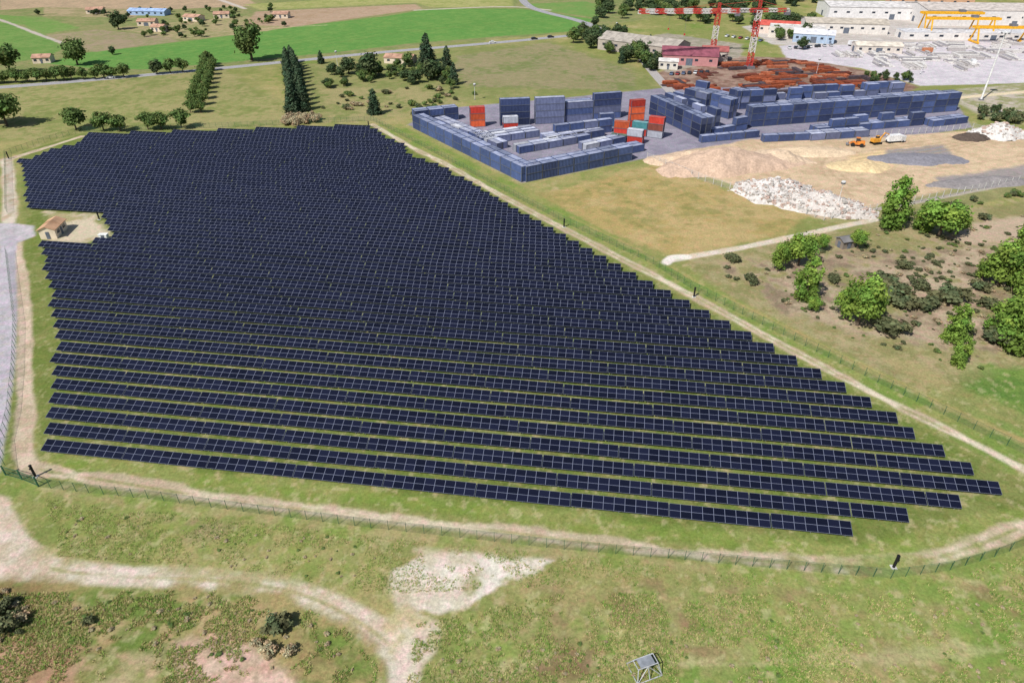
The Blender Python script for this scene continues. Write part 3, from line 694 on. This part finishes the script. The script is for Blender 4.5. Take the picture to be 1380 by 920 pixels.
building("factory_building",1345,30,120,40,10,2.4,math.radians(-4),C(224,220,218),C(206,196,188),12)
building("factory_building",1330,52,110,14,4,1,math.radians(-4),C(230,226,224),C(214,214,218),12,True)
building("factory_building",1480,44,80,40,10,2.4,math.radians(-4),C(214,210,206),C(190,182,176),9)
building("office_building",1072,50,34,14,6,1,math.radians(-20),C(226,218,208),C(216,212,208),7,True)
building("workshop",1048,44,26,12,5,2.2,math.radians(-20),C(222,206,196),C(206,96,84),5)
building("workshop",1095,56,24,12,5,2.0,math.radians(-20),C(170,190,214),C(224,224,230),5)
building("workshop",1180,70,26,10,4,1.5,math.radians(-8),C(220,210,200),C(218,208,194),5)
building("factory_building",1250,8,60,24,8,2,math.radians(-6),C(214,170,140),C(212,208,206),6)
for a in [(200,34,12,8,0.1),(262,28,13,8,-.3),(300,24,11,8,.2),(216,42,9,7,-.2),(380,24,11,8,0),(130,18,12,8,.2),(540,84,16,9,-.2),(60,84,9,7,.2)]:
    building("farm_house",a[0],a[1],a[2],a[3],3.0,1.3,a[4],C(226,210,190),C(190,150,128),3)
building("greenhouse",202,20,30,9,3,1.4,math.radians(-8),C(160,185,220),C(160,185,225),6,False,False)
building("utility_hut",1138,332,4,3,2.2,.6,.3,C(140,130,120),C(130,128,130),1)
# material bays, pallets and slabs on the factory apron (stacked precast pieces)
m_pc=[mat("precast_concrete_%d"%i,c,.85) for i,c in enumerate([C(226,222,218),C(196,190,188),C(170,166,172)])]
SB=[]
for i in range(6):
    mb=MB(); k=random.randint(2,5); L=random.uniform(5,12)
    for j in range(k):
        for q in range(random.randint(1,3)): mb.box(random.uniform(-.3,.3),j*1.7,.35+q*.62,L,1.4,.5,random.randrange(3))
        mb.box(-L*.3,j*1.7,.05,.2,1.4,.1,2); mb.box(L*.3,j*1.7,.05,.2,1.4,.1,2)
    SB.append(mb.mesh("precast_slab_stack",m_pc))
W_=[G(*p) for p in[(1110,74),(1230,62),(1400,56),(1400,84),(1290,96),(1200,90)]]; a_=np.array(W_); c_n=0
while c_n<70:
    x=random.uniform(a_[:,0].min(),a_[:,0].max()); y=random.uniform(a_[:,1].min(),a_[:,1].max())
    if pip(np.array([x]),np.array([y]),W_)[0]:
        mkobj("precast_slab_stack",random.choice(SB),(x,y,.02),random.choice((-.07,1.5))); c_n+=1
# ------------------------------------------------------------ far road
m_asph=mat("asphalt",C(166,164,168),.9,0,.8,.12); m_paint=mat("road_paint",(.75,.75,.72),.6)
def ribbon(name,pts,wd,z,m,off=0.0,dash=None):
    W=[Vector(G(*p)) for p in pts]
    for _ in range(2):
        N=[W[0]]
        for i in range(len(W)-1): N+=[W[i].lerp(W[i+1],.25),W[i].lerp(W[i+1],.75)]
        N.append(W[-1]); W=N
    mb=MB(); L=[];R=[]
    for i,p in enumerate(W):
        d=(W[min(i+1,len(W)-1)]-W[max(i-1,0)]).normalized(); nr=Vector((-d.y,d.x)); c_=p+nr*off
        L.append(c_+nr*wd/2);R.append(c_-nr*wd/2)
    for i in range(len(W)-1):
        if dash is None: mb.poly([(R[i].x,R[i].y,z),(R[i+1].x,R[i+1].y,z),(L[i+1].x,L[i+1].y,z),(L[i].x,L[i].y,z)])
        else:
            k=max(1,int((W[i+1]-W[i]).length/dash))
            for j in range(k):
                a,b_=j/k,(j+.4)/k
                q=[R[i].lerp(R[i+1],a),R[i].lerp(R[i+1],b_),L[i].lerp(L[i+1],b_),L[i].lerp(L[i+1],a)]
                mb.poly([(p.x,p.y,z) for p in q])
    mkobj(name,mb.mesh(name,[m]))
RD=[(-300,140),(-60,122),(0,118),(100,110),(190,102),(300,92),(400,82),(520,70),(620,62),(700,55),(760,49),(812,44)]
ribbon("road",RD,6.5,.03,m_asph); ribbon("road_centre_line",RD,.18,.036,m_paint,0,6)
for o in(-3,3): ribbon("road_edge_line",RD,.14,.036,m_paint,o)
RD2=[(700,-8),(706,4),(722,14),(790,30),(815,44)]
ribbon("road",RD2,7,.034,m_asph); ribbon("road_centre_line",RD2,.18,.04,m_paint,0,6)
ribbon("access_road",[(812,44),(850,60),(880,98),(905,125)],5,.04,mat("concrete_lane",C(180,174,170),.9))
# ------------------------------------------------------------ vehicles
m_tyre=mat("tyre",(.02,.02,.02),.9); m_glass=mat("car_glass",(.02,.03,.04),.1,0,1,.05,0,.6)
def car_mesh(c,i):
    mb=MB(); mc=mat("car_paint_%d"%i,c,.3,0,1,.03,0,.5)
    prof=[(-2.1,.35),(2.1,.35),(2.15,.75),(1.2,.95),(.55,1.42),(-1.1,1.45),(-1.9,1.0),(-2.15,.8)]
    w2=.85; b=len(mb.v)
    for s in(-1,1):
        for x,z in prof: mb.v.append((x,s*(w2 if z<1.1 else w2*.82),z))
    n_=len(prof); mb.f.append(tuple(b+i for i in range(n_))); mb.m.append(0); mb.f.append(tuple(b+n_+i for i in reversed(range(n_)))); mb.m.append(0)
    for i_ in range(n_):
        j=(i_+1)%n_; mb.f.append((b+j,b+i_,b+n_+i_,b+n_+j)); mb.m.append(1 if i_ in(3,5) else 0)
    for s in(-1,1): mb.box(-.25,s*.79,1.18,1.7,.06,.3,1)
    for x in(-1.35,1.35):
        for s in(-1,1): mb.cyl((x,s*.68,.33),(x,s*.9,.33),.33,.33,10,2)
    return mb.mesh("parked_car",[mc,m_glass,m_tyre])
CARS=[car_mesh(c,i) for i,c in enumerate([(.7,.7,.7),(.03,.03,.035),(.3,.04,.04),(.12,.16,.26),(.45,.45,.47)])]
def car(px,py,ang,nm="parked_car",k=None):
    x,y=G(px,py); mkobj(nm,CARS[k if k is not None else random.choice((0,0,1,2,3,4,4))],(x,y,.05),ang)
for p in [(664,58.5,0),(720,53.5,1),(742,51,1),(150,106,0)]: car(p[0],p[1],.25,"car",p[2])
for i in range(10): car(1062+i*6+random.uniform(-1,4),66-i*.4,1.3)
for i in range(7): car(905+i*8,101-i*.4,1.2)
for i in range(6): car(980+i*9,50+i*1.2,.9)
def truck(px,py,ang,c):
    mb=MB(); mb.box(-.8,0,2.2,6.5,2.45,2.6,0); mb.box(3.6,0,1.7,1.9,2.3,2.2,1); mb.box(4.56,0,2.1,.04,2.0,.8,2); mb.box(.8,0,.75,8,1.0,.3,3)
    for x in(-3,-1.8,3.4):
        for s in(-1,1): mb.cyl((x,s*.85,.5),(x,s*1.2,.5),.5,.5,12,3)
    x,y=G(px,py); mkobj("truck",mb.mesh("truck",[mat("truck_body_%d"%int(c[0]*100),c),mat("truck_cab",(.6,.6,.6)),m_glass,m_tyre]),(x,y,.02),ang,(.85,)*3)
truck(1205,192,.2,(.75,.75,.75)); truck(1150,62,.1,(.7,.7,.7)); truck(1250,72,.0,(.5,.2,.1)); truck(1310,88,1.2,(.7,.7,.7))
def excavator(px,py,ang):
    mo=mat("excavator_orange",C(226,160,60),.5); mb=MB()
    for s in(-1,1):
        mb.box(0,s*1.1,.45,3.6,.5,.7,1); mb.cyl((1.8,s*1.1-.25,.45),(1.8,s*1.1+.25,.45),.35,.35,10,1); mb.cyl((-1.8,s*1.1-.25,.45),(-1.8,s*1.1+.25,.45),.35,.35,10,1)
    mb.cyl((0,0,.7),(0,0,1.05),.8,.8,12,1); mb.box(-.5,0,1.6,3.4,2.4,1.1,0); mb.box(-1.9,0,1.7,.8,2.2,1.3,0)
    mb.box(.9,.75,2.2,1.3,.9,1.6,2); mb.box(.9,.75,3.05,1.4,1.0,.1,0)
    mb.beam((1,-.2,1.6),(3.2,-.2,4.4),.4,0); mb.beam((3.2,-.2,4.4),(5.4,-.2,3.6),.35,0); mb.beam((5.4,-.2,3.6),(5.9,-.2,1.4),.28,0)
    mb.box(5.6,-.2,.9,1.0,1.1,.8,1); mb.beam((1.4,-.2,1.4),(3.0,-.2,3.6),.14,3)
    x,y=G(px,py); mkobj("excavator",mb.mesh("excavator",[mo,m_tyre,m_glass,m_st]),(x,y,.01),ang,(.9,)*3)
excavator(1180,194,.3)
def loader(px,py,ang):
    mo=mat("loader_orange",C(230,140,60),.5); mb=MB()
    mb.box(-1.2,0,1.5,3,2,1.3,0); mb.box(1.2,0,1.2,2,1.6,.8,0); mb.box(-.1,0,2.6,1.4,1.5,1.3,1); mb.box(-.1,0,3.3,1.6,1.7,.1,0)
    for x in(-1.7,1.5):
        for s in(-1,1): mb.cyl((x,s*.9,.75),(x,s*1.45,.75),.75,.75,14,2)
    for s in(-1,1): mb.beam((1,s*.6,1.8),(3.2,s*.6,.8),.22,0)
    mb.box(3.5,0,.6,.9,2.6,.15,3); mb.box(3.1,0,.9,.12,2.6,.8,3)
    x,y=G(px,py); mkobj("wheel_loader",mb.mesh("wheel_loader",[mo,m_glass,m_tyre,m_st]),(x,y,.01),ang,(.95,)*3)
loader(1154,197,2.8)
# ------------------------------------------------------------ heaps
def heap(name,px,py,rx,ry,h,colr,ang=0,rough=.5,seed=0,chunks=0):
    x0_,y0_=G(px,py); N=70; r=np.random.default_rng(seed)
    g=np.linspace(-1.15,1.15,N); gx,gy=np.meshgrid(g,g); lx=gx*rx; ly=gy*ry
    rad=np.hypot(gx,gy)+ (fbm(lx+seed*31,ly,max(rx,ry)*.5,seed)-.5)*.7
    z=h*np.clip(1-rad,0,1)**.75*(0.75+.5*fbm(lx,ly+seed*9,rx*.3,seed+3))+(fbm(lx,ly,1.2,seed+5)-.5)*rough*np.clip((1.05-rad)*3,0,1)
    z=np.where(rad<1.02,np.maximum(z,-.05),-.1)
    V=np.stack([lx,ly,z],-1).reshape(-1,3); ii=np.arange(N*N).reshape(N,N)
    Q=np.stack([ii[:-1,:-1],ii[:-1,1:],ii[1:,1:],ii[1:,:-1]],-1).reshape(-1,4)
    cc=np.array(colr)[None,:]*(.8+.4*fbm(V[:,0],V[:,1],2,seed+8))[:,None]
    me=npmesh(name,V,Q,[attrmat("heap_surface",.95,nscale=1.5,var=.2)],cc)
    o=mkobj(name,me,(x0_,y0_,0),ang)
    if chunks:
        mb=MB()
        for i in range(chunks):
            a,b_=r.integers(4,N-4,2)
            if z[a,b_]<.05: continue
            s=r.uniform(.2,.8)*(1 if r.random()<.85 else 1.8); R=Matrix.Rotation(r.uniform(0,6),3,'Z')@Matrix.Rotation(r.uniform(-.7,.7),3,'X')
            jx,jy=r.uniform(-.2,.2,2)
            mb.box(lx[a,b_]+jx,ly[a,b_]+jy,z[a,b_]+s*.15,s,s*r.uniform(.5,1),s*r.uniform(.3,.7),int(r.integers(0,3)),R)
        mkobj("chunks",mb.mesh("chunks",[mat("concrete_chunk",(.6,.57,.54),.9),mat("concrete_chunk_dark",(.42,.39,.36),.9),mat("brick_chunk",(.46,.34,.29),.9)]),parent=o)
heap("sand_heap",985,222,26,10,6,C(206,178,156),.25,.5,1)
heap("sand_heap",930,216,16,7,3.5,C(214,188,162),.1,.4,2)
heap("sand_heap",1045,215,12,7,3.5,C(214,190,164),-.2,.4,3)
heap("rubble_heap",1045,262,15,9,5,C(214,208,204),-.35,1.3,4,1100)
heap("rubble_heap",1105,278,18,8,4,C(208,200,194),-.45,1.3,5,1000)
heap("gravel_heap",1238,214,16,7,1.6,C(140,138,146),0,.4,6)
heap("gravel_heap",1325,246,18,5,1.6,C(150,144,144),.15,.4,7)
heap("rubble_heap",1345,182,12,7,4.5,C(216,212,208),.1,1,8,300)
heap("earth_heap",1310,186,7,5,2.2,C(96,84,76),0,.6,9)
heap("sand_heap",1160,226,10,6,2.0,C(222,198,156),0,.5,10)
heap("sand_heap",1090,205,20,6,1.6,C(220,196,166),0,.4,11)
# ------------------------------------------------------------ rusty steel stock
m_r=[mat("rusty_steel_%d"%i,c,.9,0,1.0,.35,0,.3,.2) for i,c in enumerate([C(164,84,52),C(128,66,48),C(104,64,58),C(184,108,76),C(86,74,80)])]
RB=[]
for i in range(14):
    mb=MB(); L=random.uniform(7,13); nb=random.randint(4,8); lv=random.randint(1,4)
    for l in range(lv):
        for j in range(nb): mb.box(random.uniform(-.4,.4),(j-nb/2)*.42,.25+l*.36,L,.34,.28,0)
    for q in(-1,1): mb.box(q*L*.3,0,.05,.2,nb*.44,.1,0)
    RB.append(mb.mesh("rusty_steel_bundle",[m_r[i%5]]))
pts=[G(*p) for p in[(900,114),(940,98),(985,86),(1080,84),(1165,104),(1205,120),(1120,124),(1000,128),(930,124)]]
a=np.array(pts); cnt=0
while cnt<190:
    x=random.uniform(a[:,0].min(),a[:,0].max());y=random.uniform(a[:,1].min(),a[:,1].max())
    if not pip(np.array([x]),np.array([y]),pts)[0]: continue
    if vn(np.array([x/11]),np.array([y/11]),5)[0]<.42: continue
    cnt+=1
    mkobj("rusty_steel_bundle",random.choice(RB),(x,y,.02),random.choice([.15,.15,.25,1.7])+random.uniform(-.08,.08))
# ------------------------------------------------------------ cranes
m_cr=mat("crane_red",C(206,70,64),.6); m_cw=mat("crane_white",C(225,220,216),.6); m_y=mat("gantry_yellow",C(240,180,44),.5); m_cg=mat("crane_grey",C(120,120,126),.6)
def lattice(mb,p,q,w_,r,alt=True,seg=None):
    p=Vector(p);q=Vector(q);d=q-p;L=d.length;k=seg or max(2,int(L/w_)); Rm=d.to_track_quat('Z','Y').to_matrix()
    cs=[Rm@Vector((sx*w_/2,sy*w_/2,0)) for sx,sy in((-1,-1),(1,-1),(1,1),(-1,1))]
    for i in range(k):
        a0=p+d*(i/k);a1=p+d*((i+1)/k); mi=(i//3)%2 if alt else 0
        for j in range(4):
            j2=(j+1)%4
            mb.beam(a0+cs[j],a1+cs[j],r,mi); mb.beam(a0+cs[j],a1+cs[j2],r*.7,mi); mb.beam(a1+cs[j],a1+cs[j2],r*.7,mi)
def crane(px,yb,yt,jdx):
    x,y=G(px,yb); h=HT(px,yb,yt); mb=MB()
    lattice(mb,(0,0,0),(0,0,h),2.4,.3); mb.box(0,0,.6,5,5,1.2,2)
    lattice(mb,(0,0,h),(jdx,0,h),1.6,.2); lattice(mb,(0,0,h),(-jdx*.25,0,h),1.5,.2)
    s=1 if jdx>0 else -1
    mb.box(-jdx*.24,0,h-1.2,3,1.6,2.2,2); mb.box(s*1.6,1.2,h-1.3,1.6,1.5,2,3); lattice(mb,(0,0,h),(0,0,h+4.5),1.2,.16)
    mb.beam((0,0,h+4.5),(jdx*.7,0,h+.7),.1,0); mb.beam((0,0,h+4.5),(-jdx*.24,0,h+.7),.1,0)
    mb.beam((jdx*.6,0,h-.7),(jdx*.6,0,h*.6),.08,2); mb.box(jdx*.6,0,h*.6,.8,.5,.9,0)
    mkobj("tower_crane",mb.mesh("tower_crane",[m_cr,m_cw,m_cg,m_glass]),(x,y,0),.04)
crane(1009,92,14,-62); crane(960,72,16,-46)
def gantry(px,py,w_,h):
    x,y=G(px,py); mb=MB()
    for s in(-1,1):
        mb.box(0,s*1.4,h,w_,.9,1.4,0)
        for t in(-1,1): mb.beam((s*w_*.42,t*1.2,h-.6),(s*w_*.42,t*5,.9),.7,0)
        mb.box(s*w_*.42,0,.7,1,12,.9,0)
        for t in(-5,5): mb.cyl((s*w_*.42-.3,t,.35),(s*w_*.42+.3,t,.35),.35,.35,8,1)
    mb.box(w_*.15,0,h+1.3,3.5,3.6,1.3,1); mb.beam((w_*.15,0,h-1),(w_*.15,0,h*.5),.12,1)
    mkobj("gantry_crane",mb.mesh("gantry_crane",[m_y,m_cg]),(x,y,0),-.06)
gantry(1290,50,46,11); gantry(1275,44,40,12); gantry(1345,58,36,9)
def mast(px,yb,yt,nm="lighting_mast",r=.45):
    x,y=G(px,yb);h=HT(px,yb,yt);mb=MB()
    mb.cyl((0,0,0),(0,0,h),r,r*.5,12,0); mb.cyl((0,0,h-.6),(0,0,h-.3),1.6 if r>.3 else .6,1.6 if r>.3 else .6,12,0); mb.box(0,0,.2,r*4,r*4,.4,1)
    for i in range(6):
        t=i*math.pi/3; mb.box(math.cos(t)*r*3.4,math.sin(t)*r*3.4,h-.9,.5,.5,.35,1)
    mkobj(nm,mb.mesh(nm,[mat("mast_white",(.7,.7,.7),.5),m_cg]),(x,y,0))
mast(1322,135,42)
for a in[(1126,285,243),(1112,62,38),(1180,110,85),(830,48,30),(455,90,68),(640,135,112),(1100,100,78),(1240,100,78)]: mast(a[0],a[1],a[2],"street_lamp",.1)
m_blk=mat("black_post",(.012,.012,.014),.6)
def post(px,py,h=2.4):
    x,y=G(px,py);mb=MB(); mb.cyl((0,0,0),(0,0,h),.2,.2,10,0); mb.cyl((0,0,h),(0,0,h+.12),.26,.22,10,0); mb.box(.0,-.25,h-.4,.16,.35,.16,0); mb.box(0,0,.04,.8,.8,.08,1)
    mkobj("security_post",mb.mesh("security_post",[m_blk,m_wp]),(x,y,gz(x,y)))
for p in[(1204,764,),(48,642),(134,296),(497,172),(760,306),(12,214),(935,400)]: post(*p)
# steel frame stand in the foreground
x,y=G(868,902); mb=MB()
for s in(-1,1):
    for q in(-1.3,0,1.3): mb.beam((q,s*1.1,0),(q*.8,s*.5,1.3),.07,0)
    mb.beam((-1.3,s*1.1,.05),(1.3,s*1.1,.05),.08,0); mb.beam((-1.05,s*.5,1.3),(1.05,s*.5,1.3),.08,0)
    mb.beam((-1.3,s*1.1,0),(0,s*.5,1.3),.05,0); mb.beam((1.3,s*1.1,0),(0,s*.5,1.3),.05,0)
for q in(-1.04,-.35,.35,1.04): mb.beam((q,-.5,1.3),(q,.5,1.3),.06,0)
for q in(-1.3,1.3): mb.beam((q,-1.1,.06),(q,1.1,.06),.07,0)
mb.box(0,.0,1.36,1.5,.9,.03,1)
mkobj("steel_frame_stand",mb.mesh("steel_frame_stand",[mat("galv_light",(.42,.43,.45),.5),mat("grey_sheet",(.25,.27,.3),.4)]),(x,y,gz(x,y)),.35,(1.3,)*3)
print("OBJS",len(bpy.data.objects))
